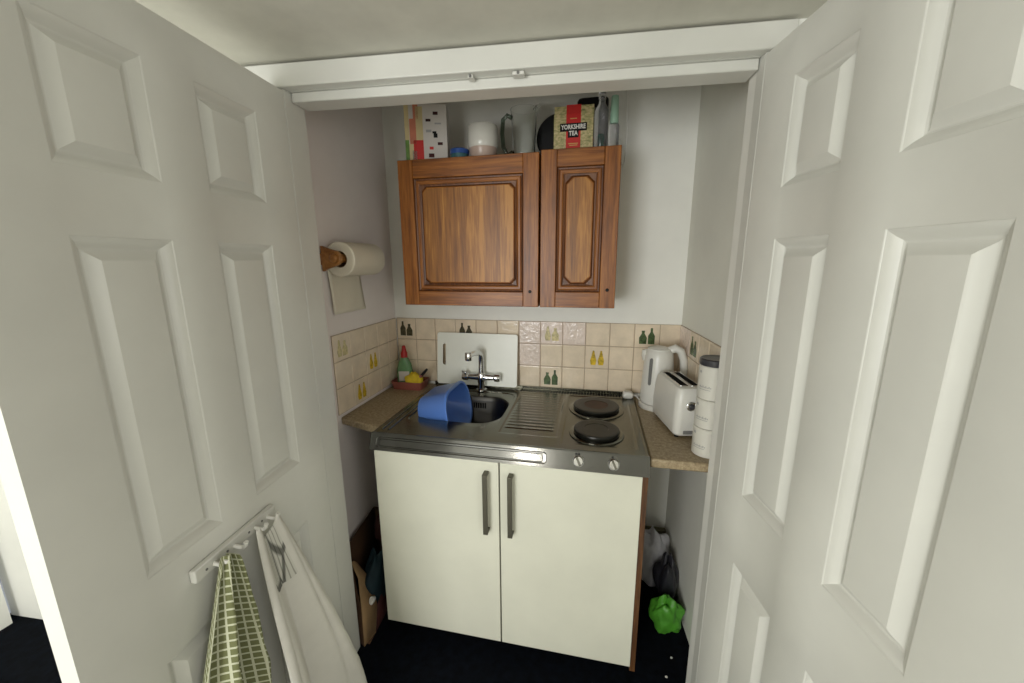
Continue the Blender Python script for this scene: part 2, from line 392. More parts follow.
# ------------------------------------------------------------------ tiled splashbacks
def motif(mb, P, kind):
    """two little bottles; P(u,v,h) maps tile-local metres"""
    shapes = {'b': [(-.012, 0), (.012, 0), (.012, .030), (.004, .044), (.004, .058), (-.004, .058), (-.004, .044), (-.012, .030)],
              'j': [(-.013, 0), (.013, 0), (.014, .022), (.005, .038), (.006, .048), (-.006, .048), (-.005, .038), (-.014, .022)],
              'p': [(-.009, 0), (.009, 0), (.012, .016), (.007, .034), (.003, .054), (-.003, .054), (-.007, .034), (-.012, .016)]}
    for dx, sh, mt in {'g': ((-.018, 'j', 'greenglaze'), (.019, 'b', 'greenglaze')), 'o': ((-.018, 'b', 'oliveglaze'), (.018, 'j', 'oliveglaze')),
                       'y': ((-.017, 'p', 'yellowglaze'), (.019, 'p', 'yellowglaze')), 'w': ((-.018, 'p', 'paleglaze'), (.018, 'j', 'paleglaze'))}[kind]:
        mb.m(M[mt]); q = [(u_*1.25, v_*1.3-.004) for u_, v_ in shapes[sh]]
        mb.loops([[P(dx+u, -.033+v, 0) for u, v in q], [P(dx+u*.95, -.033+v, .0016) for u, v in q]], False, True)
def tiles(name, edges, P, motifs, speckled=()):
    """edges along the wall; P(u, z, height off wall) -> world"""
    mb = MB(); zs = [.905, 1.0165, 1.128, 1.2395]
    mb.m(M['grout']); a, b = edges[0], edges[-1]
    mb.loops([[P(a, zs[0], 0), P(b, zs[0], 0), P(b, zs[3], 0), P(a, zs[3], 0)], [P(a, zs[0], .004), P(b, zs[0], .004), P(b, zs[3], .004), P(a, zs[3], .004)]], False, True)
    g = .0014
    for i in range(len(edges)-1):
        for k in range(3):
            mb.m(M['tileP'] if (i, k) in speckled else M['tile'])
            u0, u1, z0, z1 = edges[i]+g, edges[i+1]-g, zs[k]+g, zs[k+1]-g
            L = []
            for ins, h in ((0, .003), (0, .0055), (.0015, .007), (.004, .0074)):
                L.append([P(u0+ins, z0+ins, h), P(u1-ins, z0+ins, h), P(u1-ins, z1-ins, h), P(u0+ins, z1-ins, h)])
            mb.loops(L, False, True)
            if (i, k) in motifs:
                cu, cz = (u0+u1)/2, (z0+z1)/2
                motif(mb, lambda u, v, h, cu=cu, cz=cz: P(cu+u, cz+v, .0072+h), motifs[(i, k)])
    return mb.build(name, base=False, smooth=False)
eb = [XL+.008, -.102, .006, .116, .226, .336, .446, .553, .661, .770, .882, .993, 1.104, 1.194]
struct(tiles('trim_5', eb, lambda u, z, h: (u, YB-h, z), {(0, 2): 'o', (3, 2): 'o', (7, 0): 'g', (7, 2): 'w', (9, 1): 'y', (11, 2): 'g'}, {(6, 2), (7, 2), (8, 2), (6, 1)}),
       'beige tiled splashback with bottle motifs along the back wall', 'splashback')
struct(tiles('trim_6', [.105, .215, .325, .435, .53, .623], lambda u, z, h: (XL+h, u, z), {(0, 2): 'w', (2, 1): 'y', (1, 0): 'y'}),
       'beige tiled splashback on the left alcove wall', 'splashback')
struct(tiles('trim_7', [.04, .15, .26, .37, .48, .623], lambda u, z, h: (xr(u)-h, u, z), {(3, 2): 'g', (1, 1): 'g'}, {(4, 2)}),
       'beige tiled splashback on the right alcove wall', 'splashback')

# ------------------------------------------------------------------ worktops
o = MB().m(M['worktop']).slab([(XL+.001, .118), (-.002, .055), (-.002, .625), (XL+.001, .625)], .86, .892).build('worktop', bevel=.006)
tag(o, 'narrow mottled brown worktop left of the steel sink', 'worktop', 'mottled worktops either side of the sink')
o = MB().m(M['worktop']).slab([(1.003, .012), (xr(.012)-.001, .012), (xr(.625)-.001, .625), (1.003, .625)], .856, .888).build('worktop', bevel=.006)
tag(o, 'narrow mottled brown worktop under the kettle and toaster', 'worktop', 'mottled worktops either side of the sink')

# ------------------------------------------------------------------ base cabinet
t = thing('base_cabinet', 'cream two-door base cabinet under the steel sink', 'cabinet', (.5, .3, 0))
c = MB().m(M['chip'])
c.box(-.487, -.470, -.305, .28, .075, .838); c.box(.478, .497, -.318, .28, .055, .838); c.box(-.47, .478, -.305, .28, .075, .092); c.box(-.47, .478, .268, .28, .092, .838)
c.box(-.47, .478, -.305, -.285, .80, .838)
c.build('carcass', t, bevel=.001)
MB().m(M['dark']).box(-.46, .46, -.26, -.245, .0, .074).build('plinth', t)
for fx in (-.45, .45):
    for fy in (-.2, .24):
        MB().m(M['black']).lathe([(.018, 0), (.018, .01), (.012, .014), (.012, .075)], (fx, fy, 0), 14).build('foot', t)
for x0, x1, hx in ((-.481, -.0035, -.046), (.0015, .478, .043)):
    dr = MB().m(M['cream']).box(x0, x1, -.327, -.309, .083, .84).build('door', t, bevel=.0015)
    hb = MB().m(M['handle'])
    hb.box(hx-.0085, hx+.0085, -.360, -.352, .572, .806)
    for zz in (.572, .796): hb.box(hx-.0085, hx+.0085, -.3525, -.327, zz, zz+.010)
    hb.build('handle', dr, bevel=.0012)

# ------------------------------------------------------------------ stainless sink and hob unit
t = thing('steel_sink_unit', 'stainless steel sink top with draining ridges and two electric hotplates', 'sink', (.5, .3, .84))
OX, OY, OZ = -.5, -.3, -.84
ZT = .9
BX0, BX1, BY0, BY1 = .085, .446, .162, .475
mb = MB().m(M['steel'])
K = 8
def lp(x0, x1, y0, y1, r, z): return [(x, y, z) for x, y in rr(x0, x1, y0, y1, r, K)]
# flange round the bowl, with a pressed step
mb.loops([lp(.012, .456, .006, .615, .0004, ZT), lp(.030+.04, .452, .118, .53, .05, ZT), lp(.074, .449, .124, .524, .05, ZT-.004),
          lp(BX0-.004, BX1+.001, BY0-.02, BY1+.02, .09, ZT-.0045), lp(BX0, BX1, BY0, BY1, .1, ZT-.006)])
# raised beads left of the bowl
for gx in (.026, .052):
    mb.tube([(gx, .03, ZT), (gx, .32, ZT), (gx, .60, ZT)], .0035, 8)
# drainer + hob half as a height field
X0, X1, Y0, Y1 = .456, .988, .006, .615
nx, ny = 134, 154
def sm(a, b, x):
    q = min(1, max(0, (x-a)/(b-a))); return q*q*(3-2*q)
def hf(x, y):
    z = 0
    # ridged drainer
    slant = (y-.1)*.0
    m = sm(.468, .474, x)*(1-sm(.682, .688, x))*sm(.085, .091, y)*(1-sm(.546, .552, y))
    z -= .0022*m
    m2 = sm(.476+slant, .49, x)*(1-sm(.665, .675, x))*sm(.135, .142, y)*(1-sm(.532, .537, y))
    z += m2*.0022*(.5+.5*math.sin((y-.138)/.0295*2*PI)) if m2 > 0 else 0
    # hob tray
    m = sm(.702, .709, x)*(1-sm(.962, .969, x))*sm(.045, .052, y)*(1-sm(.546, .552, y))
    z -= .004*m
    return z
rows = []
for j in range(ny+1):
    y = Y0+(Y1-Y0)*j/ny
    rows.append([(X0+(X1-X0)*i/nx, y, ZT+hf(X0+(X1-X0)*i/nx, y)) for i in range(nx+1)])
mb.loops(rows, closed=False)
# outer rolled edges and back lip
mb.loops([[(.012, y, ZT) for y in (.006, .615)], [(.004, y, ZT+.001) for y in (.002, .615)], [(0, y, ZT-.004) for y in (-.002, .615)], [(0, y, .842) for y in (-.028, .615)]], closed=False)
mb.loops([[(.988, y, ZT) for y in (.006, .615)], [(.996, y, ZT+.001) for y in (.002, .615)], [(1.0, y, ZT-.004) for y in (-.002, .615)], [(1.0, y, .842) for y in (-.028, .615)]], closed=False)
mb.box(0, 1.0, .609, .6165, ZT-.004, ZT+.012)
# black ventilation slots along the back edge
mb.m(M['dark'])
for i in range(36):
    sx = .462+i*.0134
    mb.add([(sx, .566, ZT+.0008), (sx+.009, .566, ZT+.0008), (sx+.0115, .603, ZT+.0008), (sx+.0025, .603, ZT+.0008)], [(0, 1, 2, 3)])
mb.build('sink_top', t, xf=lambda p: (p[0]+OX, p[1]+OY, p[2]+OZ), angle=25)
# front panel, slightly raked, with a pressed rounded frame
def FP(u, v, o):          # u along, v down the rake, o off the surface
    a = Vector((0, -.026, -.054)).normalized(); n = Vector((0, -.054, .026)).normalized()
    p = Vector((u, -.002, .8965)) + a*v + n*o; return (p.x+OX, p.y+OY, p.z+OZ)
FH = .0605
mb = MB().m(M['steelF'])
seg = [[FP(x, y, o) for x, y in rr(a, b, c_, d_, r, K)] for a, b, c_, d_, r, o in
       ((0, .70, 0, FH, .0004, 0), (.022, .664, .010, FH-.010, .014, 0), (.025, .661, .013, FH-.013, .012, -.003), (.034, .652, .018, FH-.016, .009, -.0032), (.036, .650, .020, FH-.018, .008, -.0012))]
mb.loops(seg, False, True)
mb.add([FP(.70, 0, 0), FP(1.0, 0, 0), FP(1.0, FH, 0), FP(.70, FH, 0)], [(0, 1, 2, 3)])
mb.loops([[FP(0, 0, 0), FP(1, 0, 0)], [(OX, .001+OY, ZT+.0012+OZ), (1+OX, .001+OY, ZT+.0012+OZ)], [(OX+.004, .006+OY, ZT+OZ), (.996+OX, .006+OY, ZT+OZ)]], closed=False)
mb.loops([[FP(0, FH, 0), FP(1, FH, 0)], [(OX, -.024+OY, .8395+OZ), (1+OX, -.024+OY, .8395+OZ)], [(OX, -.006+OY, .8395+OZ), (1+OX, -.006+OY, .8395+OZ)]], closed=False)
fp = mb.build('front_panel', t, angle=25)
for u in (.768, .882):
    mk = MB().m(M['black'])
    for a, b, c_, d_ in ((-.008, -.001, .004, .010), (.001, .008, .004, .010)) if u < .8 else ((-.003, .003, .005, .011),):
        mk.add([FP(u+a, c_, .0004), FP(u+b, c_, .0004), FP(u+b, d_, .0004), FP(u+a, d_, .0004)], [(0, 1, 2, 3)])
    mk.build('hotplate_symbol', fp)
mb = MB().m(M['basin'])
L = []
for ins, z, r in ((0, ZT-.006, .1), (.004, ZT-.011, .1), (.007, ZT-.03, .1), (.02, ZT-.12, .09), (.035, ZT-.138, .08), (.08, ZT-.144, .06), (.15, ZT-.147, .02)):
    L.append([(x+OX, y+OY, z+OZ) for x, y in rr(BX0+ins, BX1-ins, BY0+ins, BY1-ins, r, K)])
mb.loops(L, False, True)
bs = mb.build('basin', t)
ov = MB().m(M['dark'])
for i in range(6):
    ov.box(.255+i*.011+OX, .261+i*.011+OX, BY1-.0135+OY, BY1-.010+OY, ZT-.062+OZ, ZT-.036+OZ)
ov.build('overflow_slots', bs)
for cx, cy, r, lab in ((.828, .402, .102, 'larger black iron hotplate with brown centre'), (.829, .155, .088, 'smaller black iron hotplate')):
    hp = MB().m(M['iron']).lathe([(r*.9, ZT-.004), (r*.94, ZT+.006), (r*.95, ZT+.014), (r*.93, ZT+.0175), (r*.88, ZT+.0185), (r*.80, ZT+.0182), (r*.5, ZT+.0182)], (cx+OX, cy+OY, OZ), 48, cap1=False).build('hotplate', t)
    hp['label'] = lab
    MB().m(M['steel']).lathe([(r*1.14, ZT-.004), (r*1.13, ZT-.0005), (r*1.02, ZT+.002), (r*.945, ZT+.0015)], (cx+OX, cy+OY, OZ), 48, cap0=False, cap1=False).build('trim_ring', hp)
    MB().m(M['platebrown'] if r > .09 else M['iron']).lathe([(r*.5, ZT+.0182), (r*.49, ZT+.0165), (r*.2, ZT+.0165)], (cx+OX, cy+OY, OZ), 32, cap0=False).build('centre_disc', hp)
for u in (.771, .886):
    c0 = Vector(FP(u, .030, 0)); n = (Vector(FP(u, .030, .01))-c0).normalized()
    q = n.to_track_quat('Z', 'Y').to_matrix()
    k = MB().m(M['chrome']).lathe([(.019, 0), (.019, .003), (.0165, .005), (.016, .016), (.0145, .019)], n=28).build('knob', t, xf=lambda p: c0+q@p)
    g = MB().m(M['handle']); g.box(-.0035, .0035, -.015, .015, .0185, .026)
    g.build('grip', k, bevel=.001, xf=lambda p: c0+q@(Matrix.Rotation(math.radians(25), 3, 'Z')@p))

# ------------------------------------------------------------------ mixer tap
t = thing('mixer_tap', 'chrome mixer tap with swivel spout behind the sink bowl', 'tap', (.271, .548, .9))
b = MB().m(M['chrome']); b.lathe([(.024, 0), (.024, .006), (.017, .010), (.015, .03), (.0185, .045), (.0185, .078), (.015, .084)], n=24)
b.tube([(-.058, 0, .062), (-.02, 0, .062), (.02, 0, .062), (.058, 0, .062)], [.0125, .016, .016, .0125], 18)
b.build('body', t)
s_ = MB().m(M['chrome'])
s_.tube([(0, 0, .08), (0, 0, .12), (0, 0, .158), (-.002, -.006, .172), (-.006, -.022, .181), (-.014, -.06, .187), (-.021, -.09, .187)], [.0125, .0115, .011, .0115, .012, .012, .012], 16)
s_.lathe([(.013, .165), (.0145, .168), (.0145, .196), (.012, .2)], (-.023, -.098, 0), 18)
s_.build('spout', t); t.scale = (1.14, 1.14, 1.08)
for sx, nm in ((-1, 'left'), (1, 'right')):
    kb = MB().m(M['chrome']); kb.lathe([(.012, .055*sx), (.0185, .060*sx), (.0195, .078*sx), (.016, .084*sx)], (0, 0, .062), 20, 'x')
    if sx < 0: kb.tube([(-.07, 0, .076), (-.072, -.01, .088), (-.074, -.028, .092)], [.006, .006, .005], 10)
    kb.build('tap_handle', t)

# ------------------------------------------------------------------ chopping board leaning on the tiles
t = thing('chopping_board', 'white chopping board with a finger slot leaning on the tiles behind the tap', 'chopping board', (.236, .577, .9135))
lean = math.radians(-6.5)
BW, BH, BT = .208, .262, .010
mb = MB().m(M['board'])
sl = [( -.178+.0095*math.cos(a)*(1) + .012*(math.sin(a)**2) - .004, .172+.044*math.sin(a)) for a in [math.radians(-45+90*(i//7)+ (90*(i % 7)/6)) for i in range(28)]]
sl = []
for i, (x, z) in enumerate(rr(-.186, -.170, .098, .205, .008, 6)):
    sl.append((x + .010*((z-.1515)/.053)**2, z))
rot = Matrix.Rotation(lean, 3, 'X')
R3 = lambda p: rot@Vector(p)
out = rr(-BW, BW, 0, BH, .012, 6)
mb.loops([[(x, BT/2, z) for x, z in sl], [(x, BT/2, z) for x, z in out], [(x, -BT/2, z) for x, z in out], [(x, -BT/2, z) for x, z in sl]])
mb.m(M['boardedge']); mb.loops([[(x, -BT/2, z) for x, z in sl], [(x, BT/2, z) for x, z in sl]])
mb.build('panel', t, bevel=0, xf=R3, angle=30)

# ------------------------------------------------------------------ blue washing-up bowl on its side in the sink
mb = MB().m(M['blue'])
def bl(cx, cy, cz, wy, wz, r, lean_):
    return [(cx - lean_*b_, cy + a_ + .0*b_, cz + b_) for a_, b_ in rr(-wy/2, wy/2, -wz/2, wz/2, r, 8)]
O_ = [bl(.104, .30, .905, .19, .085, .035, .1), bl(.100, .30, .905, .225, .105, .05, .1), bl(.108, .30, .904, .24, .118, .055, .12), bl(.226, .31, .892, .282, .194, .082, .2), bl(.233, .31, .892, .296, .208, .09, .2),
      bl(.242, .31, .8915, .296, .208, .09, .2), bl(.241, .31, .8915, .278, .190, .08, .2), bl(.115, .30, .9035, .232, .11, .05, .12), bl(.108, .30, .905, .19, .085, .035, .1)]
mb.loops(O_, True, True)
o = mb.build('washing_up_bowl', bevel=0, angle=50)
tag(o, 'blue plastic washing-up bowl tipped on its side in the sink', 'washing-up bowl')

# ------------------------------------------------------------------ wall cupboards
def cupboard_door(parent, x0, x1, z0, z1, y, ox0, ox1, oz0, oz1, corner, shape, knob):
    """slab with a routed frame and a raised centre panel; y is the front face"""
    fr_ = MB()
    P = lambda L, d: [(x, y+d, z) for x, z in L]
    def ring(A, dA, B, dB, mts): # quads per side with their own grain
        n = len(A); a = P(A, dA); b = P(B, dB)
        for i in range(n):
            k = (i+1) % n
            e = (A[k][0]-A[i][0], A[k][1]-A[i][1])
            fr_.m(mts[0] if abs(e[0]) > abs(e[1]) else mts[1])
            fr_.add([a[i], a[k], b[k], b[i]], [(0, 1, 2, 3)])
    HV = (M['oakH'], M['oakV']); G = (M['oakG'], M['oakG'])
    c = .0008
    # stiles and rails as flat pieces
    fr_.m(M['oakV']).box(x0, ox0, y, y+.02, z0, z1); fr_.box(ox1, x1, y, y+.02, z0, z1)
    fr_.m(M['oakH']).box(ox0, ox1, y, y+.02, oz1, z1); fr_.box(ox0, ox1, y, y+.02, z0, oz0)
    fr_.build('frame', parent, bevel=.0022, angle=30)
    fr_ = MB()
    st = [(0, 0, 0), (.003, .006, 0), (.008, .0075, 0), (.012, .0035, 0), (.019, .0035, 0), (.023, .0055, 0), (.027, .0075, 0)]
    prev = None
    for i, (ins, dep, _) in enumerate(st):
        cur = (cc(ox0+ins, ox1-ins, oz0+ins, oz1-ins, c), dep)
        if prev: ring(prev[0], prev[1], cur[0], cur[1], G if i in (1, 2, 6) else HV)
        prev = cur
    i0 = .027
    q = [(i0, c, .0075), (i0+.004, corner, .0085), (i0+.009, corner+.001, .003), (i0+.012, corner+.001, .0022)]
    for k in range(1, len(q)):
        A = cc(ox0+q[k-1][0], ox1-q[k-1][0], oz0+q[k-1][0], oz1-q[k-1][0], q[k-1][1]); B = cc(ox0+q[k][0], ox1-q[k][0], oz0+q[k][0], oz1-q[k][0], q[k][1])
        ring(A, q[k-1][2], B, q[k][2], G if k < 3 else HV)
    fr_.m(M['oakP']); e = q[-1]
    fr_.add(P(cc(ox0+e[0], ox1-e[0], oz0+e[0], oz1-e[0], e[1]), e[2]), [tuple(range(8))])
    fr_.build('raised_panel', parent, angle=30)
    MB().m(M['black']).lathe([(.0062, 0), (.006, -.003), (.0045, -.005)], (knob[0], y, knob[1]), 14, 'y').build('knob', parent)
yc = .305
def cupboard(x0, x1, z0, z1, label, op, corner, knob):
    cx = (x0+x1)/2
    t = thing('wall_cupboard', label, 'cupboard', (cx, .46, z0), 0, 'oak wall cupboards over the sink')
    b = MB().m(M['oakV']); l, r, h = x0-cx+.001, x1-cx-.001, z1-z0
    b.box(l, l+.016, -.134, .164, 0, h); b.box(r-.016, r, -.134, .164, 0, h); b.box(l+.016, r-.016, -.134, .164, 0, .016); b.box(l+.016, r-.016, -.134, .164, h-.016, h); b.box(l+.016, r-.016, .156, .164, .016, h-.016)
    b.build('carcass', t, bevel=.001)
    dr = bpy.data.objects.new('door', None); COL.objects.link(dr); dr.parent = t
    cupboard_door(dr, l, r, 0, h, yc-.46, op[0]-cx, op[1]-cx, op[2]-z0, op[3]-z0, corner, 'r', (knob[0]-cx, knob[1]-z0))
cupboard(.013, .586, 1.347, 1.922, 'wider oak wall cupboard with plank-patterned square panel, left of the pair', (.078, .524, 1.406, 1.852), .017, (.552, 1.408))
cupboard(.591, .881, 1.347, 1.928, 'narrow oak wall cupboard with tall cut-corner panel, right of the pair', (.652, .822, 1.408, 1.866), .024, (.850, 1.417))

# ------------------------------------------------------------------ things on top of the cupboards
ZC = 1.9225
t = thing('food_carton', 'tall patterned food carton at the left end of the cupboard top', 'carton', (.098, .43, ZC), math.radians(14))
b = MB().m(M['cartonwhite']); b.box(-.085, .085, -.045, .045, 0, .225); cb = b.build('box', t, bevel=.001)
b = MB()
for x0, x1, z0, z1, mt in ((-.0855, -.070, 0, .09, 'cartongreen'), (-.0855, -.068, .09, .22, 'cartoncream'), (-.0700, -.052, 0, .075, 'cartoncream'), (-.066, -.040, .075, .17, 'cartonpink'), (-.052, -.012, .0, .09, 'redcard'), (-.04, -.012, .09, .215, 'cartoncream'), (-.05, -.03, .17, .222, 'cartonpink'), (-.058, -.04, .006, .05, 'cartonwhite')):
    b.m(M[mt]).box(x0, x1, -.0462, -.0451, z0, z1)
b.build('printed_panel', cb, smooth=False)
b = MB()
for x0, x1, z0, z1, mt in ((.000, .022, .12, .13, 'print'), (.000, .020, .16, .17, 'maroon'), (.030, .046, .10, .116, 'black'), (.026, .042, .116, .124, 'black'), (.046, .066, .072, .083, 'maroon'), (.008, .030, .025, .04, 'maroon'), (.012, .028, .055, .066, 'redcard'), (.036, .062, .15, .156, 'print'), (.03, .05, .185, .197, 'maroon')):
    b.m(M[mt]).box(x0, x1, -.0458, -.0451, z0, z1)
b.build('lettering', cb, smooth=False)
t = thing('plastic_tub', 'small round tub with a blue lid between carton and white jar', 'tub', (.245, .40, ZC))
MB().m(M['tubside']).lathe([(.032, 0), (.036, .004), (.037, .034)], n=28).build('body', t)
MB().m(M['tubblue']).lathe([(.039, .030), (.0395, .046), (.037, .049)], n=28).build('lid', t)
t = thing('ceramic_jar', 'rounded white ceramic jar beside the glass jug on the cupboard', 'jar', (.345, .40, ZC))
MB().m(M['ceramic']).lathe([(.055, .045), (.060, .055), (.0605, .07), (.060, .12), (.056, .130), (.045, .134), (.02, .135)], n=36, cap0=False).build('body', t)
MB().m(M['pinkish']).lathe([(.040, 0), (.050, .012), (.0555, .03), (.057, .046)], n=36, cap1=False).build('lower_band', t)
t = thing('glass_jug', 'clear glass jug with a thick looped handle in the middle of the cupboard top', 'jug', (.508, .42, ZC))
MB().m(M['glass']).lathe([(.044, 0), (.046, .004), (.045, .05), (.050, .15), (.054, .185), (.0515, .185), (.0475, .15), (.042, .05), (.041, .008)], n=36).build('body', t)
MB().m(M['smoke']).tube([(-.046, -.008, .155), (-.066, -.010, .165), (-.082, -.012, .150), (-.086, -.012, .10), (-.082, -.012, .05), (-.066, -.010, .022), (-.044, -.008, .03)], .0085, 12).build('handle', t)
MB().m(M['glass']).tube([(.044, -.01, .172), (.056, -.012, .186), (.066, -.014, .192)], [.012, .010, .006], 10).build('spout', t)
t = thing('black_pan_lid', 'black round pan lid standing on edge behind the tea box', 'pan lid', (.640, .487, ZC+.001))
MB().m(M['black']).lathe([(.090, -.006), (.092, 0), (.090, .006), (.06, .014), (.02, .018)], (0, 0, .092), 40, 'y').build('disc', t)
MB().m(M['black']).lathe([(.012, -.006), (.012, -.02), (.018, -.024), (.018, -.034)], (0, 0, .092), 20, 'y').build('knob', t)
# tea box
TW = .073
t = thing('tea_box', 'red and green tea box with black name label on the cupboard', 'tea box', (.704, .372, ZC+.006))
tb = MB().m(M['meadow']).box(-TW, TW, 0, .075, 0, .136).build('carton', t, bevel=.001)
MB().m(M['meadow']).box(-TW+.001, TW+.001, .004, .074, .1365, .163).build('flap', t, bevel=.001)
b = MB().m(M['redcard']); b.box(-.027, .027, -.0012, 0, .0005, .136); b.box(-.027, .027, .0028, .004, .137, .166); b.build('red_band', tb, smooth=False)
b = MB().m(M['black']); b.box(-.05, .05, -.0022, -.0012, .074, .102); b.box(-.02, .02, -.0022, -.0012, .052, .076); b.build('name_label', tb, bevel=.0008)
b = MB().m(M['whiteink']); text_into(b, 'YORKSHIRE', .0215, 0, .088, -.0030, .0006, 1.0, .0006, .80); b.build('lettering', tb, smooth=False); b = MB().m(M['whiteink']); text_into(b, 'TEA', .0215, 0, .066, -.0030, .0006, 1.05, .0006, .82)
b.build('lettering', tb, smooth=False); b = MB().m(M['gold']); b.box(-.018, .018, -.0018, -.0012, .030, .033); b.box(-.014, .016, -.0018, -.0012, .024, .027); b.box(-.02, .02, -.0018, -.0012, .008, .011); b.build('gold_lines', tb, smooth=False); b = MB().m(M['gold']); b.box(-.012, .012, -.0018, -.0012, .116, .119)
b.build('gold_lines', tb, smooth=False)
# tall dark-lidded container behind the tea box
t = thing('storage_container', 'tall grey container with black lid standing behind the tea box', 'container', (.770, .562, ZC+.006))
MB().m(M['grey']).loops([[(x, y, z) for x, y in rr(-w_, w_, -.045, .045, .02, 5)] for w_, z in ((.05, 0), (.053, .01), (.055, .20))], True, True).build('body', t)
MB().m(M['black']).loops([[(x, y, z) for x, y in rr(-w_, w_, -.052, .052, .02, 5)] for w_, z in ((.060, .198), (.062, .203), (.062, .228), (.058, .234))], True, True).build('lid', t)
# clear bottles at the right end
t = thing('plastic_bottle', 'clear plastic bottle with a dark green base inside, beside the tea box', 'bottle', (.806, .385, ZC+.006))
MB().m(M['clearplastic']).lathe([(.024, 0), (.026, .004), (.026, .14), (.012, .165), (.011, .18)], n=24).build('body', t)
MB().m(M['bottlegreen']).lathe([(.010, .002), (.010, .055), (.008, .06)], n=16).build('inner_stem', t)
MB().m(M['clearplastic']).lathe([(.013, .176), (.013, .2)], n=16).build('cap', t)
t = thing('plastic_bottle', 'tall clear bottle with a mint green upper half at the cupboard end', 'bottle', (.852, .385, ZC+.006))
MB().m(M['clearplastic']).lathe([(.018, 0), (.0195, .004), (.0195, .085), (.014, .095)], n=24).build('body', t)
MB().m(M['mint']).lathe([(.014, .092), (.0155, .096), (.0135, .18), (.012, .186)], n=20).build('upper_half', t)
o = MB().m(M['white']).tube([(.872, .46, 2.20), (.894, .47, 2.17), (.902, .47, 2.08), (.903, .47, 1.98), (.900, .46, 1.91), (.893, .44, 1.885), (.886, .43, 1.895)], .0025, 8).build('hanging_string')
tag(o, 'thin white string hanging down past the end of the narrow cupboard', 'string')

# ------------------------------------------------------------------ kitchen roll
t = thing('kitchen_roll_holder', 'wooden kitchen roll holder on the left alcove wall', 'roll holder', (XL, .235, 1.497))
b = MB().m(M['pine']); b.box(.0005, .014, -.155, .112, .02, .065)
b.build('wall_plate', t, bevel=.003)
for yy in (-.148, .105):
    a = MB().m(M['pine']); pts = [(.014, -.005), (.014, .092), (.036, .084)] + [(.070+.026*math.cos(math.radians(q)), .045+.028*math.sin(math.radians(q))) for q in range(80, -81, -20)] + [(.036, .006)]
    a.prism(pts, yy-.009, yy+.009); a.build('arm', t, bevel=.004)
d_ = MB().m(M['pine']).lathe([(.010, -.172), (.016, -.168), (.0175, -.160), (.0175, -.155), (.017, -.15), (.017, .11)], (.072, 0, .045), 20, 'y').build('dowel', t)
t = thing('kitchen_roll', 'white kitchen paper roll with a loose sheet hanging down', 'kitchen roll', (XL+.072, .24, 1.538))
MB().m(M['paper']).lathe([(.031, -.132), (.061, -.134), (.065, -.131), (.065, .084), (.061, .086), (.031, .086), (.031, -.132)], n=40, axis='y', cap0=False, cap1=False).build('roll', t)
MB().m(M['card']).lathe([(.0305, -.131), (.0305, .085), (.0285, .085), (.0285, -.131), (.0305, -.131)], n=28, axis='y', cap0=False, cap1=False).build('core', t)
s_ = MB().m(M['paper']); rows = []
for i in range(15):
    q = i/14; z = .01-.225*q; x = -.0655+.004*math.sin(q*3)+.012*q*q
    rows.append([(x+.002*math.sin(9*v+q*4), -.131+.215*v+.012*q, z) for v in [k/10 for k in range(11)]])
s_.loops(rows, closed=False); s_.build('loose_sheet', t, solid=.0008)

# ------------------------------------------------------------------ kettle, plug
t = thing('kettle', 'white plastic jug kettle in the corner behind the toaster', 'kettle', (1.088, .508, .888), math.radians(-12))
MB().m(M['white']).lathe([(.072, 0), (.074, .004), (.073, .018), (.068, .022)], n=36).build('power_base', t)
kb = MB().m(M['white']).lathe([(.066, .024), (.069, .030), (.068, .07), (.064, .15), (.060, .215), (.056, .240), (.050, .248)], n=40).build('body', t)
MB().m(M['white']).lathe([(.050, .247), (.048, .254), (.03, .260), (.008, .262)], n=36).build('lid', t)
MB().m(M['white']).tube([(.035, 0, .244), (.064, 0, .258), (.086, 0, .247), (.099, 0, .212), (.103, 0, .16), (.100, 0, .10), (.090, 0, .062), (.066, 0, .050)], [.017, .017, .0165, .016, .0155, .015, .015, .014], 14).build('handle', t)
sp = MB().m(M['white']); sp.tube([(-.046, .0, .208), (-.056, 0, .226), (-.062, 0, .243)], [.024, .019, .010], 12); sp.build('spout', t)
a0 = math.radians(-127)+math.radians(12)
g = MB().m(M['grey']); L = []
for v, hw in ((.108, .003), (.114, .0065), (.16, .007), (.214, .007), (.22, .003)):
    r = .0692-.045*max(0, v-.07)
    L.append([((r+o_)*math.cos(a0+w_/.066), (r+o_)*math.sin(a0+w_/.066), v) for w_, o_ in ((-hw, -.004), (-hw, .0022), (hw, .0022), (hw, -.004))])
g.loops(L, True, True); g.build('water_gauge', t, bevel=.001)
t.scale = (1.0, 1.0, 1.05)
t = thing('power_plug', 'white moulded plug lying on the back corner of the hob', 'plug', (.972, .566, .9015))
MB().m(M['white']).loops([[(x, y, z) for x, y in rr(-w_, w_, -w_*.8, w_*.8, .010, 4)] for w_, z in ((.020, 0), (.024, .006), (.023, .022), (.016, .030))], True, True).build('body', t)
MB().m(M['white']).tube([(.02, 0, .014), (.035, .004, .012), (.05, -.002, -.004), (.062, -.010, -.0095), (.08, -.02, -.0095)], .0035, 8).build('flex', t)

